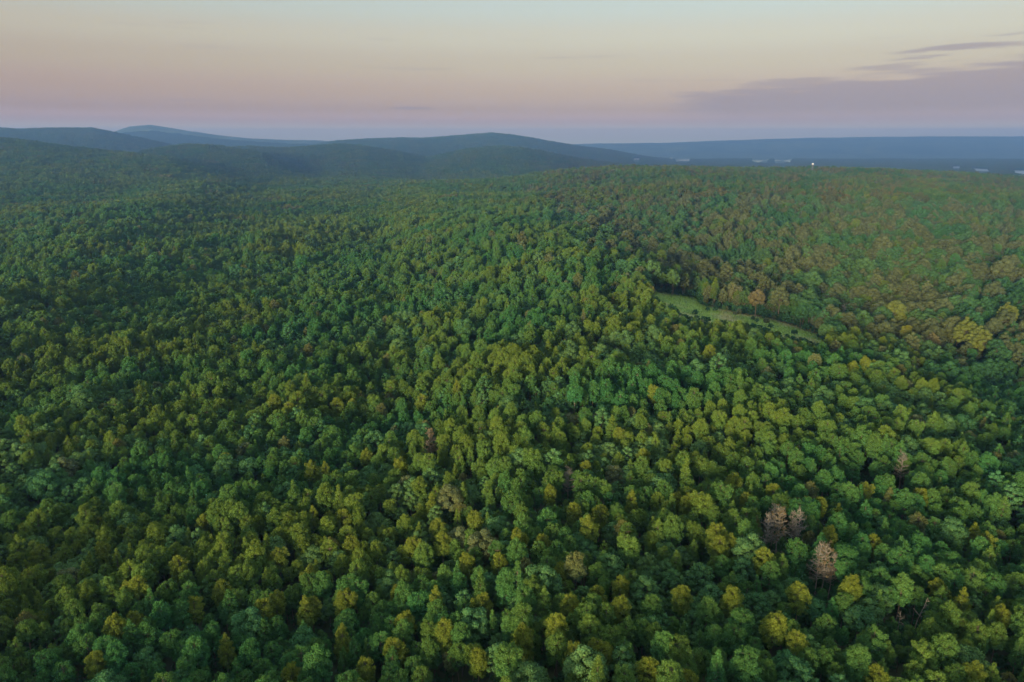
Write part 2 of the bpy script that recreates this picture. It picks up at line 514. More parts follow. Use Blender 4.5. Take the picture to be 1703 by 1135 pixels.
def pine_shape(style, seed, dens=34.0, size=0.19):
    r = np.random.default_rng(seed)
    h = 18.8
    wood, at = trunk_parts(h, 0.24, r, 0.012)
    lobes = []
    base = {'pointed': 0.44, 'spire': 0.48, 'round': 0.54, 'umbrella': 0.62, 'open': 0.50, 'forked': 0.52, 'dense': 0.48}[style]
    wid = {'pointed': 2.7, 'spire': 1.95, 'round': 2.75, 'umbrella': 2.9, 'open': 2.95, 'forked': 2.95, 'dense': 2.6}[style]
    z = base * h
    tops = [(0.0, 0.0)] if style != 'forked' else [(-1.1, 0.4), (1.2, -0.5), (0.1, 1.0)]
    while z < h * 0.985:
        t = (z / h - base) / (1 - base)
        if style in ('pointed', 'spire'):
            prof = (1 - t) ** 0.8 * (0.55 + 0.45 * sm(0, 0.2, t)) + 0.10
        elif style == 'umbrella':
            prof = math.sqrt(max(0.06, 1 - (2.0 * (t - 0.35)) ** 2 * 0.62))
        elif style == 'forked':
            prof = math.sqrt(max(0.03, 1 - (1.8 * (t - 0.38)) ** 2 * 0.75)) * (1 - 0.2 * sm(0.6, 1.0, t))
        else:
            prof = math.sqrt(max(0.03, 1 - (1.85 * (t - 0.36)) ** 2 * 0.70)) * (1 - 0.35 * sm(0.55, 1.0, t))
        rr = wid * prof
        n = max(1, int(round(rr * (3.3 if style != 'open' else 2.6))))
        a0 = r.uniform(0, 6.28)
        for k in range(n):
            if style == 'open' and r.random() < 0.18:
                continue
            a = a0 + 6.283 * k / n + r.normal() * 0.28
            out = rr * r.uniform(0.62, 1.05) if rr > 0.8 else rr * 0.4
            zt = z + r.normal() * 0.28 + 0.12 * out
            tx, ty = tops[k % len(tops)]
            e = at(min(z, h * 0.92)) + np.array([math.cos(a) * out + tx * t, math.sin(a) * out + ty * t, zt - z])
            s = r.uniform(0.42, 0.78) * (0.72 + 0.45 * prof)
            if style == 'spire':
                s *= 0.85
            lobes.append((e, (s * 1.02, s * 1.02, s * (0.85 + 0.35 * t)), r.uniform(0.88, 1.12)))
            if out > 0.9:
                st = at(max(0.3, z - 0.25 * out))
                wood.append(tube(st, e - np.array([0, 0, 0.15]), 0.07, 0.025, 4))
                if out > 1.9:
                    mid = st * 0.45 + e * 0.55
                    s2 = s * r.uniform(0.6, 0.85)
                    lobes.append((mid + r.normal(size=3) * 0.25, (s2, s2, s2 * 0.8), r.uniform(0.86, 1.1)))
        z += r.uniform(0.75, 1.1)
    # leading shoot
    e = at(h * 0.93) + np.array([0, 0, 0.8 if style in ('pointed', 'spire') else 0.2])
    lobes.append((e, (0.5, 0.5, 0.85), 1.05))
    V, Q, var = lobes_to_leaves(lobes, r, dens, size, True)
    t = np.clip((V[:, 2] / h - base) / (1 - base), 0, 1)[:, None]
    var = var * (np.array([0.84, 0.98, 1.10]) * (1 - t) + np.array([1.28, 1.06, 0.84]) * t)  # warm low sun painted into the crown: yellower top, cooler base
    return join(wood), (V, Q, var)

def broad_shape(style, seed, dens=24.0, size=0.20):
    r = np.random.default_rng(seed)
    h = {'dome': 14.0, 'flat': 12.5, 'billow': 15.0, 'oval': 15.5, 'giant': 27.0, 'giant2': 25.0, 'shrub': 4.2}[style]
    wid = {'dome': 3.2, 'flat': 3.7, 'billow': 3.6, 'oval': 2.8, 'giant': 7.4, 'giant2': 6.2, 'shrub': 1.9}[style]
    cz = {'dome': 0.66, 'flat': 0.74, 'billow': 0.66, 'oval': 0.60, 'giant': 0.62, 'giant2': 0.62, 'shrub': 0.5}[style] * h
    hz = {'dome': 0.31, 'flat': 0.22, 'billow': 0.31, 'oval': 0.38, 'giant': 0.34, 'giant2': 0.34, 'shrub': 0.46}[style] * h
    wood, at = trunk_parts(cz, 0.30 if style != 'shrub' else 0.08, r, 0.02, 4, 1.0)
    lobes = []
    big = style.startswith('giant')
    n = {'dome': 34, 'flat': 34, 'billow': 26, 'oval': 32, 'giant': 92, 'giant2': 74, 'shrub': 12}[style]
    gold = math.pi * (3 - math.sqrt(5))
    for k in range(n):
        zz = 1 - 1.55 * (k + 0.5) / n
        ring = math.sqrt(max(0, 1 - zz * zz))
        a = gold * k + r.normal() * 0.25
        kk = r.uniform(0.78, 1.03)
        e = np.array([0, 0, cz]) + np.array([math.cos(a) * ring * wid * kk, math.sin(a) * ring * wid * kk, zz * hz * kk * r.uniform(0.9, 1.08)])
        s = wid * (r.uniform(0.24, 0.36) if not big else r.uniform(0.15, 0.23)) * (1.25 if style == 'billow' else 1.0)
        lobes.append((e, (s, s, s * 0.78), r.uniform(0.84, 1.16)))
        if k % 2 == 0 and style != 'shrub':
            wood.append(tube(at(cz * r.uniform(0.6, 0.98)), e - np.array([0, 0, 0.2]), 0.10, 0.03, 4))
    for k in range(n // 3):
        e = np.array([0, 0, cz]) + rot_rand(1, r)[0] * np.array([wid, wid, hz]) * 0.5
        s = wid * 0.3
        lobes.append((e, (s, s, s * 0.8), 1.0))
    V, Q, var = lobes_to_leaves(lobes, r, dens, size, False)
    return join(wood), (V, Q, var)

def dead_shape(seed, needles=0.0, h=17.0, stub=False):
    r = np.random.default_rng(seed)
    wood, at = trunk_parts(h, 0.19, r, 0.02, 6, 1.0)
    tips = []
    z = h * (0.38 if not stub else 0.6)
    while z < h * 0.97:
        t = (z / h - 0.38) / 0.62
        for k in range(r.integers(2, 5) if not stub else r.integers(1, 3)):
            a = r.uniform(0, 6.283)
            ln = (3.1 * (1 - t) ** 0.7 + 0.5) * r.uniform(0.5, 1.05)
            e = at(z) + np.array([math.cos(a) * ln, math.sin(a) * ln, ln * r.uniform(0.25, 0.75)])
            wood.append(tube(at(z), e, 0.09, 0.04, 4))
            for q in range(5 if not stub else 2):
                f = r.uniform(0.35, 1.0)
                p = at(z) * (1 - f) + e * f
                tw = p + r.normal(size=3) * 0.4 + np.array([0, 0, 0.45])
                wood.append(tube(p, tw, 0.05, 0.022, 3))
                tips.append(tw)
        z += r.uniform(0.45, 0.8) if not stub else r.uniform(0.8, 1.6)
    lobes = [(p, (0.34, 0.34, 0.28), r.uniform(0.8, 1.2)) for p in tips if r.random() < needles]
    leaf = lobes_to_leaves(lobes, r, 15, 0.22, True) if lobes else None
    return join(wood), leaf

PINES = [('pointed', 21), ('round', 22), ('open', 23), ('spire', 24), ('forked', 25), ('dense', 26), ('umbrella', 27), ('round', 28), ('dense', 29), ('open', 30)]
BROADS = [('dome', 41), ('flat', 42), ('billow', 43), ('oval', 44), ('dome', 45), ('billow', 46)]
GIANTS = [('giant', 51), ('giant2', 52)]
SHAPES = []                                        # (kind, style, trunk mesh, crown mesh, joined object)
protos = bpy.data.collections.new('tree_shapes')    # shapes for the forest masses only; not linked to the scene
def add_shape(kind, style, seed):
    wood, leaf = {'pine': pine_shape, 'broad': broad_shape, 'giant': broad_shape, 'shrub': broad_shape}[kind](style, seed)
    tm = fast_mesh('trunk', wood[0], wood[1], [M_bark], smooth=True)
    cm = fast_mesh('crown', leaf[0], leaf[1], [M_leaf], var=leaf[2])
    V = np.vstack([wood[0], leaf[0]])
    Q = np.vstack([wood[1], leaf[1] + len(wood[0])])
    mi = np.concatenate([np.zeros(len(wood[1])), np.ones(len(leaf[1]))])
    var = np.vstack([np.ones((len(wood[0]), 3)), leaf[2]])
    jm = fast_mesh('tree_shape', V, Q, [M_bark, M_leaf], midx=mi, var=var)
    o = bpy.data.objects.new('shape_%02d' % len(SHAPES), jm)
    protos.objects.link(o)
    SHAPES.append((kind, style, tm, cm, float(V[:, 2].max())))
    return len(SHAPES) - 1
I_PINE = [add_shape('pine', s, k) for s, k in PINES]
I_BROAD = [add_shape('broad', s, k) for s, k in BROADS]
I_GIANT = [add_shape('giant', s, k) for s, k in GIANTS]
I_SHRUB = [add_shape('shrub', 'shrub', 61), add_shape('shrub', 'shrub', 62)]
# patches of a few dozen trees for the far slopes
def add_patch(mix, seed):
    r = np.random.default_rng(seed)
    pts = []
    for k in range(900):
        p = r.uniform(-19, 19, 2)
        if np.hypot(*p) < 19 and all(np.hypot(*(p - q)) > 5.2 for q in pts):
            pts.append(p)
    Vs, Qs, vs, off = [], [], [], 0
    for p in pts:
        if r.random() < mix:
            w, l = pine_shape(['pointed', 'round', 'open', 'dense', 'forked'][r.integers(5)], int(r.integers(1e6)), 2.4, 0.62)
        else:
            w, l = broad_shape(['dome', 'billow', 'oval', 'flat'][r.integers(4)], int(r.integers(1e6)), 2.2, 0.62)
        s = r.uniform(0.8, 1.15)
        tone = r.uniform(0.8, 1.22) * np.array([r.uniform(0.85, 1.25), 1, r.uniform(0.8, 1.1)])
        Vs.append(l[0] * s + [p[0], p[1], 0]); Qs.append(l[1] + off); vs.append(l[2] * tone); off += len(l[0])
    me = fast_mesh('patch_shape', np.vstack(Vs), np.vstack(Qs), [M_leaf], var=np.vstack(vs))
    o = bpy.data.objects.new('shape_%02d' % (len(SHAPES)), me)
    protos.objects.link(o)
    SHAPES.append(('patch', 'patch', None, None, 18.0))
    return len(SHAPES) - 1
I_PATCH_P = [add_patch(0.85, 71 + k) for k in range(3)]
I_PATCH_B = [add_patch(0.15, 81 + k) for k in range(3)]

# ------------------------------------------------------------------ planting plan
CLEARING = np.array([(1082, 483), (1105, 492), (1160, 496), (1166, 510), (1200, 516), (1235, 524), (1267, 527), (1306, 538), (1352, 557), (1370, 569), (1330, 558), (1275, 543), (1251, 535), (1208, 532), (1168, 523), (1138, 521), (1122, 507), (1100, 497)], float)
def in_poly(px, py, poly):
    inside = np.zeros(np.shape(px), bool)
    j = len(poly) - 1
    for i in range(len(poly)):
        xi, yi = poly[i]; xj, yj = poly[j]
        c = ((yi > py) != (yj > py)) & (px < (xj - xi) * (py - yi) / (yj - yi + 1e-9) + xi)
        inside ^= c
        j = i
    return inside
def blocks_clearing(x, y, z, h, w):
    """True for trees that would stand in the clearing or hide it from the path of view over the valley."""
    bad = np.zeros(np.shape(x), bool)
    for f in np.linspace(0.0, 0.97, 14):
        for s in (-0.8, 0, 0.8):
            a, b = project(x + s * w * (1 if f > 0.3 else 0.2), y, z + h * f)
            bad |= in_poly(a, b, CLEARING)
    return bad

FAN = math.tan(R(41.5))
def jitter_grid(y0, y1, s):
    xs = np.arange(-y1 * FAN, y1 * FAN, s)
    ys = np.arange(y0, y1, s)
    X, Y = np.meshgrid(xs, ys)
    X = X + (np.arange(len(ys)) % 2)[:, None] * s * 0.5
    X = X + rng.uniform(-0.42, 0.42, X.shape) * s
    Y = Y + rng.uniform(-0.42, 0.42, Y.shape) * s
    X, Y = X.ravel(), Y.ravel()
    k = np.abs(X) < Y * FAN + 25
    return X[k], Y[k]
TS = 0.63                                           # young second-growth stand: trees of ten to fifteen metres
Wsp, Wsp2, Wtone, Wtone2, Wdense = Waves(110, 16, 31), Waves(38, 12, 32), Waves(90, 16, 33), Waves(300, 12, 34), Waves(45, 14, 35)
def pine_chance(x, y):
    v = seg_dist(x, y, VALLEY)
    a, b = project(x, y, height(x, y) + 12)
    right_slope = sm(-40, 60, (b * 0 + (np.interp(a, [700, 880, 960, 1110, 1230, 1500, 1703, 2200], [300, 350, 400, 485, 525, 605, 660, 760]) - b)))
    right_slope = right_slope * sm(840, 960, a)
    p = 0.74 + 0.27 * Wsp(x, y) + 0.12 * Wsp2(x, y)
    p = p * (1 - 0.72 * right_slope) * (1 - 0.8 * np.exp(-(v / 55) ** 2))
    return np.clip(p, 0.06, 0.93), right_slope
def tint_of(pine, x, y, slope, n):
    """Leaf albedo per tree: needle yellow-greens, hardwood blue-greens, some russet crowns."""
    t = 0.5 + 0.24 * Wtone(x, y) + 0.16 * Wtone2(x, y) + rng.normal(size=n) * 0.15
    t = np.clip(t, 0, 1)[:, None]
    pc = (1 - t) * np.array([0.034, 0.114, 0.040]) + t * np.array([0.080, 0.134, 0.027])
    bc = (1 - t) * np.array([0.040, 0.108, 0.042]) + t * np.array([0.066, 0.122, 0.040])
    col = np.where(pine[:, None], pc, bc)
    rus = (rng.random(n) < np.where(pine, 0.02, 0.04 + (0.52 + 0.2 * Wtone(x, y)) * slope))[:, None]
    col = np.where(rus, col * 0.4 + np.array([0.098, 0.090, 0.046]) * 0.6, col)
    return col * rng.uniform(0.86, 1.14, (n, 1)) * (1 - 0.22 * slope)[:, None]

X, Y = jitter_grid(62, 330, 3.75)
X2, Y2 = jitter_grid(330, 1050, 4.6)
X, Y = np.concatenate([X, X2]), np.concatenate([Y, Y2])
n = len(X)
pp, slope = pine_chance(X, Y)
pine = rng.random(n) < pp
idx = np.where(pine, np.array(I_PINE)[rng.integers(0, len(I_PINE), n)], np.array(I_BROAD)[rng.integers(0, len(I_BROAD), n)])
S = np.clip(rng.normal(1.0, 0.18, n), 0.55, 1.42) + 0.07 * Wdense(X, Y)
tall = pine & (rng.random(n) < 0.10)
S = np.where(tall, S + 0.18, S)
GROW = TS * (1 + 0.30 * sm(250, 640, Y))                   # the stands on the farther slopes are older
S = np.where(~pine, S * rng.uniform(0.72, 1.28, n) * (1 + 0.25 * slope), S) * GROW
tint = tint_of(pine, X, Y, slope, n)
keep = ~((rng.random(n) < 0.05 + 0.22 * slope * ~pine))

# trees the photograph singles out, placed so that their tops meet the line of sight they have there
def on_sight(px, py, h):
    d = ray(px, py); d = d / np.linalg.norm(d)
    t = np.arange(90, 3000, 0.5)
    P = np.array([0, 0, ZC])[:, None] + d[:, None] * t
    gap = P[2] - height(P[0], P[1]) - h
    k = int(np.argmax(gap < 0))
    return P[0, k], P[1, k]
YELLOW = [(718, 819), (789, 848), (686, 894), (726, 861), (736, 884), (915, 806), (954, 835), (996, 839), (983, 858), (1050, 813), (902, 887), (865, 881), (931, 936),
          (831, 919), (776, 919), (1034, 990), (947, 987), (799, 984), (724, 974), (676, 1016), (1002, 1065), (954, 1071), (1080, 1091), (870, 1039), (740, 1029), (795, 1078),
          (657, 1058), (566, 1036), (608, 1094), (573, 984), (996, 974), (925, 1020), (660, 974), (1034, 958), (582, 890), (570, 845),
          (520, 839), (336, 855), (462, 913), (365, 965), (226, 958), (210, 968), (220, 1016), (190, 1020), (320, 994), (371, 1052), (439, 994), (458, 984), (481, 1103), (155, 1084),
          (168, 900), (294, 923), (61, 906), (510, 939), (504, 987), (516, 992), (1192, 871), (1213, 888), (1273, 910), (1380, 874), (1344, 825), (1362, 825), (1288, 803), (1394, 835),
          (1242, 818), (1440, 803), (1217, 977), (1135, 973), (1418, 956), (1454, 888), (1535, 811), (1567, 963), (1606, 977), (1326, 1048), (1291, 1019), (1330, 970), (1461, 1104),
          (1146, 1115), (1624, 1101), (1670, 1005), (1641, 885), (1624, 867), (1128, 818), (1146, 822), (1200, 890), (560, 660), (585, 662), (455, 655), (480, 668), (520, 765), (540, 765),
          (1030, 710), (1090, 640), (1220, 785), (1180, 572), (1440, 592), (1420, 600), (1455, 598), (700, 655), (760, 630), (610, 745), (665, 762), (375, 752), (1070, 745), (975, 765)]
SPECIAL = []                                         # x, y, scale, shape, tint, note
for k, (px, py) in enumerate(YELLOW):
    i = I_PINE[[0, 1, 4, 2, 7, 8, 5, 1, 9][k % 9]]
    s = TS * random.uniform(1.10, 1.32) * (1.0 if py > 700 else 1.15)
    x, y = on_sight(px, py, SHAPES[i][4] * s)
    SPECIAL.append((x, y, s, i, np.array([0.094, 0.134, 0.024]) * random.uniform(0.9, 1.1), ''))  # tint yellowed to carry the warm sun on these emergent tops
GIANT_AT = [(1490, 499, 0, 0.95, 'broadest golden-green sycamore towering beside the grassy clearing'), (1612, 527, 1, 1.0, 'golden-green sycamore, rear of the touching pair'),
            (1634, 541, 1, 0.95, 'golden-green sycamore, front of the touching pair'), (1680, 502, 1, 0.9, 'lone golden sycamore by the frame edge above the touching pair'),
            (1553, 553, 1, 0.62, 'small tan round tree between the broad sycamore and the touching pair'), (1568, 518, 1, 0.7, 'greener small sycamore just behind the small tan tree')]
for px, py, g, s, note in GIANT_AT:
    i = I_GIANT[g]
    x, y = on_sight(px, py, SHAPES[i][4] * s)
    c = np.array([0.104, 0.126, 0.030]) if 'tan' not in note else np.array([0.13, 0.115, 0.05])
    if 'greener' in note: c = np.array([0.065, 0.11, 0.03])
    SPECIAL.append((x, y, s, i, c, note))
for px, py, note, ii, s, c in [(1509, 541, 'flat-topped yellow pine with a bare trunk below the broadest sycamore', I_PINE[6], 1.05, (0.11, 0.128, 0.024)),
                               (1260, 480, 'wide rust-tinged oak overhanging the far edge of the grassy clearing', I_BROAD[2], 1.25, (0.105, 0.092, 0.042)),
                               (1224, 472, 'olive oak with several domes at the far edge of the clearing', I_BROAD[5], 1.2, (0.085, 0.090, 0.04)),
                               (1120, 508, 'dark round tree at the near tip of the grassy clearing', I_BROAD[0], 0.95, (0.028, 0.07, 0.03)),
                               (938, 378, 'bright lime-yellow tree standing out on the far middle slope', I_BROAD[3], 1.2, (0.14, 0.155, 0.03))]:
    x, y = on_sight(px, py, SHAPES[ii][4] * s)
    SPECIAL.append((x, y, s, ii, np.array(c), note))
DEAD_AT = [(716, 716, 0, 'rust', 1.0, 'rust-brown dead pine with twiggy branches alone among green pines'),
           (1299, 846, 1, 'rust', 1.1, 'tallest rust-tipped dead pine in the clump of bare pines'),
           (1281, 856, 2, 'grey', 1.0, 'pale bare pine at the outer end of the clump of dead pines'),
           (1289, 838, 3, 'grey', 0.9, 'thin grey dead pine behind the clump of bare pines'),
           (1322, 852, 2, 'grey', 0.85, 'slender bare pine with short twigs beside the rust-tipped dead pine'),
           (1332, 846, 3, 'grey', 1.0, 'grey bare pine ending the clump towards the frame edge'),
           (1374, 902, 1, 'rust', 1.05, 'brown dead pine below the clump of bare pines'),
           (1366, 904, 3, 'grey', 1.05, 'thick grey twiggy dead pine close beside the brown one'),
           (1386, 922, 2, 'rust', 0.85, 'short dead pine with rusty twigs in front of the brown one'),
           (945, 777, 3, 'grey', 0.9, 'grey bare hardwood sunk between green pines'),
           (1503, 752, 3, 'grey', 0.95, 'pale grey dead tree among olive pines'),
           (1404, 506, 3, 'grey', 1.1, 'whitish dead tree on the valley side below the broad sycamore'),
           (1522, 994, 4, 'snag', 1.0, 'pale forked snag leaning in a dark gap'),
           (1497, 1018, 5, 'snag', 0.75, 'short pale broken snag in the dark gap beside the forked one')]
DEAD_SHAPES = [dead_shape(91, 0.5), dead_shape(92, 0.28), dead_shape(93, 0.0), dead_shape(94, 0.0), dead_shape(95, 0, 15, True), dead_shape(96, 0, 13, True)]
DEAD = []
for px, py, k, look, s, note in DEAD_AT:
    s = s * (0.92 if k < 4 else 0.84)
    hh = {4: 15, 5: 13}.get(k, 17) * s
    x, y = on_sight(px, py, hh)
    DEAD.append((x, y, s, k, look, note))
sx = np.array([a[0] for a in SPECIAL] + [a[0] for a in DEAD]); sy = np.array([a[1] for a in SPECIAL] + [a[1] for a in DEAD])
sr = np.array([(9.5 * a[2] if a[3] in I_GIANT else 3.0) for a in SPECIAL] + [2.5] * len(DEAD))
for a, b, c in zip(sx, sy, sr):
    keep &= np.hypot(X - a, Y - b) > c
# in front of the dead pines nothing tall hides them
for x, y, s, k, look, note in DEAD:
    d = np.hypot(x, y)
    ux, uy = x / d, y / d
    al = (X - x) * ux + (Y - y) * uy
    ac = np.abs((X - x) * uy - (Y - y) * ux)
    near = (al < 1) & (al > -15) & (ac < 3.4)
    S = np.where(near, np.minimum(S, 0.38), S)
Hh = np.array([s[4] for s in SHAPES])[idx] * S
Z = height(X, Y)
blk = blocks_clearing(X, Y, Z, Hh, 2.6)
stray = blk & ~pine & (rng.random(n) < 0.06)        # a few young trees have seeded themselves out into the grass
S = np.where(stray, S * 0.42, S)
keep &= ~blk | stray
X, Y, S, idx, tint, pine, Z, Hh = (a[keep] for a in (X, Y, S, idx, tint, pine, Z, Hh))
sp = [a for a in SPECIAL]
X = np.concatenate([X, [a[0] for a in sp]]); Y = np.concatenate([Y, [a[1] for a in sp]])
S = np.concatenate([S, [a[2] for a in sp]]); idx = np.concatenate([idx, [a[3] for a in sp]]).astype(int)
tint = np.vstack([tint, [a[4] for a in sp]])
note = np.array([''] * len(Z) + [a[5] for a in sp], dtype=object)
pine = np.concatenate([pine, [a[3] in I_PINE for a in sp]])
Z = height(X, Y)
ROT = rng.uniform(0, 6.283, len(X))
Hh = np.array([s[4] for s in SHAPES])[idx] * S
PXt, PYt = project(X, Y, Z + Hh)
PXm, PYm = project(X, Y, Z + Hh * 0.72)
inview = (PXm > -15) & (PXm < PW + 15) & (PYt < PH - 6)
DIST = np.hypot(np.hypot(X, Y), ZC - Z)
order = np.argsort(DIST)
single = np.zeros(len(X), bool)
cnt = {True: 0, False: 0}
for k in order:
    if inview[k] and (cnt[bool(pine[k])] < 295 or note[k]):
        if S[k] < 0.40 and not note[k]:
            continue
        single[k] = True
        cnt[bool(pine[k])] += 1

# ------------------------------------------------------------------ single trees
ORD = ['first', 'second', 'third', 'fourth', 'fifth', 'sixth', 'seventh', 'eighth', 'ninth', 'tenth', 'eleventh', 'twelfth', 'thirteenth', 'fourteenth', 'fifteenth', 'sixteenth', 'seventeenth',
       'eighteenth', 'nineteenth']
TENS = {20: 'twent', 30: 'thirt', 40: 'fort', 50: 'fift', 60: 'sixt', 70: 'sevent', 80: 'eight', 90: 'ninet'}
def ordinal(n):
    if n <= 19:
        return ORD[n - 1]
    a, b = n // 10 * 10, n % 10
    return TENS[a] + 'ieth' if b == 0 else TENS[a] + 'y-' + ORD[b - 1]
SHAPE_WORD = {'pointed': 'pointed', 'round': 'round-topped', 'open': 'open-crowned', 'spire': 'slender', 'forked': 'many-topped', 'dense': 'dense', 'umbrella': 'flat-topped',
              'dome': 'domed', 'flat': 'spreading', 'billow': 'billowy', 'oval': 'oval'}
def colour_word(c, is_pine):
    r, g, b = c
    if r > g * 1.08: return 'russet'
    if r > g * 0.88: return 'yellow-green'
    if r > g * 0.66: return 'olive-green'
    if b > g * 0.45: return 'blue-green'
    return 'deep green'
def new_tree(name, tm, cm, loc, rot, s, tnt):
    e = bpy.data.objects.new(name, None)
    e.empty_display_size = 1.0
    C.objects.link(e)
    e.location = loc; e.rotation_euler = (0, 0, rot); e.scale = (s, s, s)
    for nm, me in (('trunk', tm), ('crown', cm)):
        if me is None:
            continue
        o = bpy.data.objects.new(nm, me)
        C.objects.link(o)
        o.parent = e
        o['tint'] = [float(v) for v in tnt]
    return e
sel = np.nonzero(single)[0]
plain = [k for k in sel if not note[k]]
# rows up the picture, counted along by the crown's middle
row_of, rank_of = {}, {}
for isp in (True, False):
    ks = [k for k in plain if bool(pine[k]) == isp]
    for k in ks:
        row_of[k] = int(max(0, (PH - PYt[k]) // 36))
    for rw in set(row_of[k] for k in ks):
        line = sorted([k for k in ks if row_of[k] == rw], key=lambda k: PXm[k])
        for q, k in enumerate(line):
            rank_of[k] = q + 1
dead_xy = np.array([(d[0], d[1]) for d in DEAD])
for k in sel:
    kind, style, tm, cm, hh = SHAPES[idx[k]]
    nm = {'pine': 'pine_tree', 'broad': 'broadleaf_tree', 'giant': 'sycamore_tree'}[kind]
    o = new_tree(nm, tm, cm, (X[k], Y[k], Z[k]), ROT[k], S[k], tint[k])
    if note[k]:
        tag(o, note[k], 'tree', 'landmark trees round the valley')
        continue
    col = colour_word(tint[k], kind == 'pine')
    size = 'tall ' if Hh[k] > (13.9 if kind == 'pine' else 10.4) else ('small ' if Hh[k] < (10.2 if kind == 'pine' else 7) else '')
    rw = row_of[k]
    where = 'in the bottom row' if rw == 0 else 'in the %s row up' % ordinal(rw + 1)
    word = 'pine' if kind == 'pine' else 'broadleaf'
    lab = '%s%s %s %s, %s %s from the left %s' % (size, SHAPE_WORD[style], col, word, ordinal(rank_of[k]), word, where)
    tag(o, lab, 'tree', 'pines of the near forest' if kind == 'pine' else 'broadleaf trees of the near forest')
dm = []
for w, l in DEAD_SHAPES:
    tm = fast_mesh('trunk', w[0], w[1], [M_dead], smooth=False)
    cm = fast_mesh('crown', l[0], l[1], [M_leaf], var=l[2]) if l else None
    dm.append((tm, cm))
for x, y, s, k, look, nt_ in DEAD:
    z = float(height(np.array([x]), np.array([y]))[0])
    o = new_tree('dead_tree', dm[k][0], dm[k][1], (x, y, z), random.uniform(0, 6.28), s, (0.125, 0.098, 0.055))
    if look == 'snag' and k == 4:
        o.rotation_euler = (0, R(12), 0)
    tag(o, nt_, 'dead tree', 'dead trees in the forest')

# ------------------------------------------------------------------ the rest of the forest
def scatter_group():
    g = bpy.data.node_groups.new('forest_scatter', 'GeometryNodeTree')
    g.interface.new_socket('Geometry', in_out='INPUT', socket_type='NodeSocketGeometry')
    g.interface.new_socket('Geometry', in_out='OUTPUT', socket_type='NodeSocketGeometry')
    L = g.links.new
    gi, go = N(g, 'NodeGroupInput'), N(g, 'NodeGroupOutput')
    ci = N(g, 'GeometryNodeCollectionInfo')
    ci.inputs['Collection'].default_value = protos
    ci.inputs['Separate Children'].default_value = True
    ci.inputs['Reset Children'].default_value = True
    def attr(nm, ty):
        a = N(g, 'GeometryNodeInputNamedAttribute', data_type=ty)
        a.inputs['Name'].default_value = nm
        return a.outputs['Attribute']
    ip = N(g, 'GeometryNodeInstanceOnPoints')
    ip.inputs['Pick Instance'].default_value = True
    L(gi.outputs[0], ip.inputs['Points'])
    L(ci.outputs[0], ip.inputs['Instance'])
    L(attr('shape', 'INT'), ip.inputs['Instance Index'])
    cb = N(g, 'ShaderNodeCombineXYZ')
    L(attr('turn', 'FLOAT'), cb.inputs[2])
    L(cb.outputs[0], ip.inputs['Rotation'])
    L(attr('size', 'FLOAT'), ip.inputs['Scale'])
    L(ip.outputs[0], go.inputs[0])
    return g
SG = scatter_group()
def forest(name, label, x, y, z, s, i, rot, tnt):
    me = bpy.data.meshes.new(name)
    n = len(x)
    me.vertices.add(n)
    me.vertices.foreach_set('co', np.stack([x, y, z], -1).astype(np.float32).ravel())
    for nm, ty, v in (('shape', 'INT', np.asarray(i, np.int32)), ('turn', 'FLOAT', np.asarray(rot, np.float32)), ('size', 'FLOAT', np.asarray(s, np.float32))):
        a = me.attributes.new(nm, ty, 'POINT')
        a.data.foreach_set('value', v)
    a = me.attributes.new('tint', 'FLOAT_VECTOR', 'POINT')
    a.data.foreach_set('vector', np.asarray(tnt, np.float32).ravel())
    me.update()
    o = bpy.data.objects.new(name, me)
    C.objects.link(o)
    md = o.modifiers.new('scatter', 'NODES')
    md.node_group = SG
    tag(o, label, kind='stuff')
    return o
# which places can be seen over the ridges (with room for another viewpoint)
def skyline_filter(x, y, ztop, margin):
    az = np.arctan2(x, y)
    r = np.hypot(x, y)
    rad = np.geomspace(150, 12000, 420)
    ang = np.radians(np.arange(-44, 44.01, 0.25))
    A, Rr = np.meshgrid(ang, rad)
    H = height(Rr * np.sin(A), Rr * np.cos(A)) + 8.0
    slope = (H - ZC) / Rr
    run = np.maximum.accumulate(slope, 0)
    ai = np.clip(((np.degrees(az) + 44) / 0.25).round().astype(int), 0, len(ang) - 1)
    ri = np.clip(np.searchsorted(rad, r * 0.985) - 1, 0, len(rad) - 1)
    return ((ztop - ZC) / r > run[ri, ai] - margin) | (r < 320)
rest = ~single
rest &= skyline_filter(X, Y, Z + Hh, 0.02)
rp = rest & pine
forest('pine_forest', 'rest of the pines, too many to count, over the near slopes', X[rp], Y[rp], Z[rp], S[rp], idx[rp], ROT[rp], tint[rp])
rp = rest & ~pine
bx, by = np.meshgrid(np.arange(-300, 220, 4.3), np.arange(-260, 62, 4.3))
bx = (bx + rng.uniform(-1.7, 1.7, bx.shape)).ravel(); by = (by + rng.uniform(-1.7, 1.7, by.shape)).ravel()
kk = np.abs(bx) > by * FAN + 25
kk |= by < 0
bx, by = bx[kk], by[kk]
forest('woodland', 'pines of the same forest outside the view', bx, by, height(bx, by), TS * rng.uniform(0.85, 1.1, len(bx)), np.array(I_PINE)[rng.integers(0, len(I_PINE), len(bx))],
       rng.uniform(0, 6.28, len(bx)), tint_of(np.ones(len(bx), bool), bx, by, np.zeros(len(bx)), len(bx)))
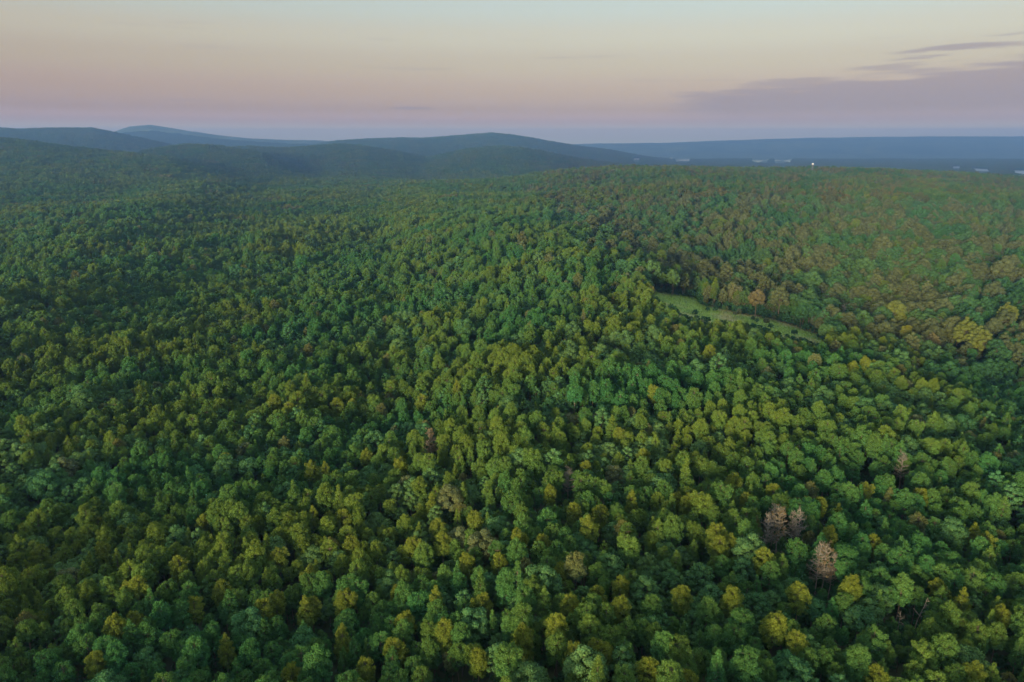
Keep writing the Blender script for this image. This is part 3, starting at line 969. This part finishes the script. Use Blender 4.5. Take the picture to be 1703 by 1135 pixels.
# low growth under and between the trees
ux, uy = jitter_grid(66, 640, 4.4)
mx_, my_ = zip(*[plane_hit(a, b, -14) for a, b in [(1040, 466), (1125, 474), (1185, 488), (1235, 506), (1290, 514), (1350, 534), (1410, 566), (1380, 590), (1240, 580), (1150, 560), (1070, 505)]])
ex = rng.uniform(min(mx_), max(mx_), 9000); ey = rng.uniform(min(my_), max(my_), 9000)   # brush thick along the edge of the clearing
ek = in_poly(ex, ey, np.array(list(zip(mx_, my_))))
ux, uy = np.concatenate([ux, ex[ek]]), np.concatenate([uy, ey[ek]])
uz = height(ux, uy)
us = rng.uniform(0.5, 1.15, len(ux))
us[-int(ek.sum()):] *= rng.uniform(1.0, 1.9, int(ek.sum()))
uk = (~blocks_clearing(ux, uy, uz, 4.2 * us, 1.5) | ((rng.random(len(ux)) < 0.03) & (us < 0.95))) & (skyline_filter(ux, uy, uz + 6, 0.02))
ux, uy, uz, us = ux[uk], uy[uk], uz[uk], us[uk]
forest('broadleaf_forest', 'rest of the broadleaf trees, too many to count, over slopes and valley', X[rp], Y[rp], Z[rp], S[rp], idx[rp], ROT[rp], tint[rp])
forest('undergrowth', 'low green undergrowth between the trunks', ux, uy, uz, us, np.array(I_SHRUB)[rng.integers(0, 2, len(ux))], rng.uniform(0, 6.28, len(ux)),
       np.array([0.034, 0.088, 0.036]) * rng.uniform(0.8, 1.2, (len(ux), 1)))
# far slopes in patches of trees
fx, fy = jitter_grid(1040, 2600, 24.0)
gx, gy = jitter_grid(2600, 6300, 27.0)
fx, fy = np.concatenate([fx, gx]), np.concatenate([fy, gy])
fz = height(fx, fy)
ok = skyline_filter(fx, fy, fz + 18, 0.004)
fx, fy, fz = fx[ok], fy[ok], fz[ok]
pp, slope = pine_chance(fx, fy)
fp = rng.random(len(fx)) < pp
fi = np.where(fp, np.array(I_PATCH_P)[rng.integers(0, 3, len(fx))], np.array(I_PATCH_B)[rng.integers(0, 3, len(fx))])
FIELDS = [([(1118, 263.5), (1135, 262.3), (1153, 263), (1150, 265.8), (1120, 266.2)], 'soil', 'pale pinkish bare field on the far plain'),
          ([(1246, 263.8), (1262, 262.8), (1280, 264.3), (1281, 267.8), (1262, 267.3), (1248, 266)], 'field', 'nearer half of the straw-coloured field on the far plain'),
          ([(1284, 265.2), (1300, 263.0), (1322, 262.2), (1318, 265.8), (1300, 268), (1284, 268)], 'field', 'longer half of the straw-coloured field on the far plain'),
          ([(1050, 264.8), (1067, 264.2), (1067, 266.4), (1051, 266.6)], 'soil', 'small bare patch at the foot of the blue ridge')]
LAKE_PX = [[(1572, 277.5), (1602, 277.0), (1602, 280.0), (1585, 280.0)], [(1603, 279.5), (1650, 282.3), (1650, 285.5), (1625, 284.5)], [(1655, 283.2), (1720, 284.5), (1760, 286), (1760, 291), (1700, 290), (1670, 286.5)]]
fa, fb = project(fx, fy, fz + 5)
for poly in LAKE_PX + [f[0] for f in FIELDS]:
    q = np.array(poly)
    q = q + np.where(q[:, 1:] > q[:, 1].mean(), [[0, 7.0]], [[0, -1.0]])
    ok2 = ~((fy > 3000) & in_poly(fa, fb, q))
    fx, fy, fz, fi, fp, slope, fa, fb = (a[ok2] for a in (fx, fy, fz, fi, fp, slope, fa, fb))
ft = tint_of(fp, fx, fy, slope, len(fx)) * (0.80 - 0.30 * sm(1050, 3300, fy))[:, None]      # shade put into the tint: open patches shade themselves less than single trees
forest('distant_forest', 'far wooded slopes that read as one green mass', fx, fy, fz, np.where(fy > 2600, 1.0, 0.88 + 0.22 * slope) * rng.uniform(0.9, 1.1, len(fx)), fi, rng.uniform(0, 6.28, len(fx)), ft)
print('TREES single', single.sum(), cnt, 'rest', int(rest.sum()), 'shrub', len(ux), 'patches', len(fx))

# ------------------------------------------------------------------ clearing, lake, fields
def drape(name, poly_px, zguess, lift, mat, label, sub=26, kind='structure', flat=None):
    """A sheet over the ground inside a photo outline; flat = its level, if it is water."""
    pts = []
    for a, b in poly_px:
        z = zguess if flat is None else flat
        for it in range(4):
            x, y = plane_hit(a, b, z)
            if flat is None:
                z = float(height(np.array([x]), np.array([y]))[0])
        pts.append((x, y))
    P = np.array(pts)
    cx, cyy = P.mean(0)
    lo, hi = P.min(0), P.max(0)
    nx = sub; ny = sub
    gx = np.linspace(lo[0], hi[0], nx + 1); gy = np.linspace(lo[1], hi[1], ny + 1)
    GX, GY = np.meshgrid(gx, gy)
    GZ = (height(GX, GY) + lift) if flat is None else np.full(GX.shape, flat)
    Vv = np.stack([GX, GY, GZ], -1).reshape(-1, 3)
    F = []
    for j in range(ny):
        for i in range(nx):
            mx, my = (gx[i] + gx[i + 1]) / 2, (gy[j] + gy[j + 1]) / 2
            if in_poly(np.array([mx]), np.array([my]), P)[0]:
                a = j * (nx + 1) + i
                F.append((a, a + 1, a + nx + 2, a + nx + 1))
    o = mesh_obj(name, Vv.tolist(), F, mat, smooth=True)
    tag(o, label, kind=kind)
    return o, P
meadow_px = [(1060, 476), (1125, 482), (1165, 492), (1215, 514), (1270, 524), (1330, 540), (1385, 562), (1375, 580), (1330, 584), (1240, 572), (1170, 556), (1115, 530), (1080, 500)]
_, MP = drape('meadow', meadow_px, -14, 0.12, M_meadow, 'grassy clearing with tan tracks in the valley', sub=70)
for poly in LAKE_PX:
    drape('lake', poly, PLAIN, 0, M_water, 'pale strip of lake water beyond the wooded ridge', sub=30, flat=PLAIN + 2.5)
for poly, mt, lab in FIELDS:
    mt = M_soil if mt == 'soil' else M_field
    drape('field', poly, PLAIN, 1.0, mt, lab, sub=24)

# grass blades in the clearing
def build_grass():
    lo, hi = MP.min(0), MP.max(0)
    n = 26000
    gx = rng.uniform(lo[0], hi[0], n); gy = rng.uniform(lo[1], hi[1], n)
    k = in_poly(gx, gy, MP)
    gx, gy = gx[k], gy[k]
    P = np.stack([gx, gy, height(gx, gy) + 0.05], -1)
    D = np.stack([rng.normal(size=len(gx)) * 0.5, rng.normal(size=len(gx)) * 0.5, np.ones(len(gx))], -1)
    V = blades(P, D, 0.75, 0.16, rng)
    me = fast_mesh('grass', V, np.arange(len(V)).reshape(-1, 4), [M_meadow])
    o = bpy.data.objects.new('grass', me)
    C.objects.link(o)
    tag(o, 'tall grass growing in the valley clearing', kind='stuff')
build_grass()

# ------------------------------------------------------------------ water tower and farm buildings
def revolve(prof, n=24):
    V, F = [], []
    for r, z in prof:
        for k in range(n):
            a = 2 * math.pi * k / n
            V.append((r * math.cos(a), r * math.sin(a), z))
    for j in range(len(prof) - 1):
        for k in range(n):
            F.append((j * n + k, j * n + (k + 1) % n, (j + 1) * n + (k + 1) % n, (j + 1) * n + k))
    return V, F
def box(x0, x1, y0, y1, z0, z1):
    V = [(x, y, z) for z in (z0, z1) for y in (y0, y1) for x in (x0, x1)]
    return V, [(0, 2, 3, 1), (4, 5, 7, 6), (0, 1, 5, 4), (2, 6, 7, 3), (0, 4, 6, 2), (1, 3, 7, 5)]
def water_tower(px, py):
    depth = 1640.0
    d = ray(px, py)
    x, y, zt = d[0] / d[1] * depth, depth, ZC + d[2] / d[1] * depth
    z0 = float(height(np.array([x]), np.array([y]))[0])
    e = bpy.data.objects.new('water_tower', None)
    C.objects.link(e)
    e.location = (x, y, z0)
    H = zt - z0
    V, F = revolve([(0.02, H), (0.7, H - 0.1), (1.4, H - 0.4), (1.9, H - 0.9), (2.15, H - 1.6), (2.15, H - 2.0)])
    mesh_obj('dome', V, F, M_white, e, True)
    V, F = revolve([(2.16, H - 2.0), (2.16, H - 4.2), (1.7, H - 5.4), (0.9, H - 6.4), (0.8, H - 7.2)])
    mesh_obj('tank', V, F, M_steel, e, True)
    V, F = revolve([(0.8, -0.5), (0.8, H - 7.2)], 12)
    mesh_obj('riser_pipe', V, F, M_steel, e, True)
    for k in range(4):
        a = math.pi / 4 + k * math.pi / 2
        Vt, Qt = tube((4.2 * math.cos(a), 4.2 * math.sin(a), -0.5), (2.1 * math.cos(a), 2.1 * math.sin(a), H - 4.1), 0.22, 0.18, 8)
        mesh_obj('leg', Vt.tolist(), Qt.tolist(), M_steel, e, True)
    tag(e, 'white-domed water tower with dark tank rising above the wooded ridge', 'water tower')
water_tower(1352, 272.0)
def farm_building(px, py, w, l, h, rot, label):
    z = PLAIN
    for k in range(4):
        x, y = plane_hit(px, py, z)
        z = float(height(np.array([x]), np.array([y]))[0])
    e = bpy.data.objects.new('farm_building', None)
    C.objects.link(e)
    e.location = (x, y, z); e.rotation_euler = (0, 0, R(rot))
    V, F = box(-w / 2, w / 2, -l / 2, l / 2, -2, h)
    mesh_obj('wall', V, F, M_white, e)
    rh = w * 0.24
    V = [(-w / 2 - 0.6, -l / 2 - 0.6, h), (w / 2 + 0.6, -l / 2 - 0.6, h), (0, -l / 2 - 0.6, h + rh), (-w / 2 - 0.6, l / 2 + 0.6, h), (w / 2 + 0.6, l / 2 + 0.6, h), (0, l / 2 + 0.6, h + rh)]
    V = [(a, b, c + 0.01) for a, b, c in V]
    mesh_obj('roof', V, [(0, 1, 2), (3, 5, 4), (0, 2, 5, 3), (1, 4, 5, 2), (0, 3, 4, 1)], M_roof, e)
    V, F = box(-2.2, 2.2, -l / 2 - 0.08, -l / 2 - 0.01, 0, min(4.0, h * 0.7))
    mesh_obj('door', V, F, M_steel, e)
    for k in (-1, 1):
        V, F = box(k * w * 0.33 - 1, k * w * 0.33 + 1, -l / 2 - 0.08, -l / 2 - 0.01, h * 0.4, h * 0.7)
        mesh_obj('window', V, F, M_glass, e)
    tag(e, label, 'building', 'farm buildings on the far plain')
for a in [(1249.5, 270.3, 12, 18, 6, 10, 'white farm building just below the straw-coloured field'),
          (1285, 272.8, 12, 16, 6, -20, 'white farm building close above the ridge, next to the water tower'),
          (1116, 264.6, 13, 22, 6, 60, 'white shed at the end of the pinkish bare field'),
          (1063, 265.8, 15, 34, 6, 80, 'long white shed at the foot of the blue ridge'),
          (1603, 265.8, 13, 20, 6, 70, 'white building on the plain above the first strip of lake'),
          (1659, 264.0, 14, 22, 6, 80, 'white building highest on the far plain beyond the lake'),
          (1691, 263.4, 13, 20, 6, 20, 'white building near the frame edge beyond the lake')]:
    farm_building(*a)

# ------------------------------------------------------------------ haze
def build_haze():
    V, F = box(-11300, 11300, -11300, 11300, GROUND_LOW - 1.0, max(GROUND_HIGH, ZC) + 24.0)
    m = bpy.data.materials.new('evening_haze')
    m.use_nodes = True
    t = m.node_tree
    t.nodes.clear()
    out = N(t, 'ShaderNodeOutputMaterial')
    pv = N(t, 'ShaderNodeVolumePrincipled')
    pv.inputs['Color'].default_value = (0.30, 0.52, 1.0, 1)
    pv.inputs['Density'].default_value = 1.65e-4
    pv.inputs['Anisotropy'].default_value = 0.72
    t.links.new(pv.outputs[0], out.inputs['Volume'])
    o = mesh_obj('haze', V, F, m)
    tag(o, 'blue evening haze over the far hills', kind='stuff')
build_haze()
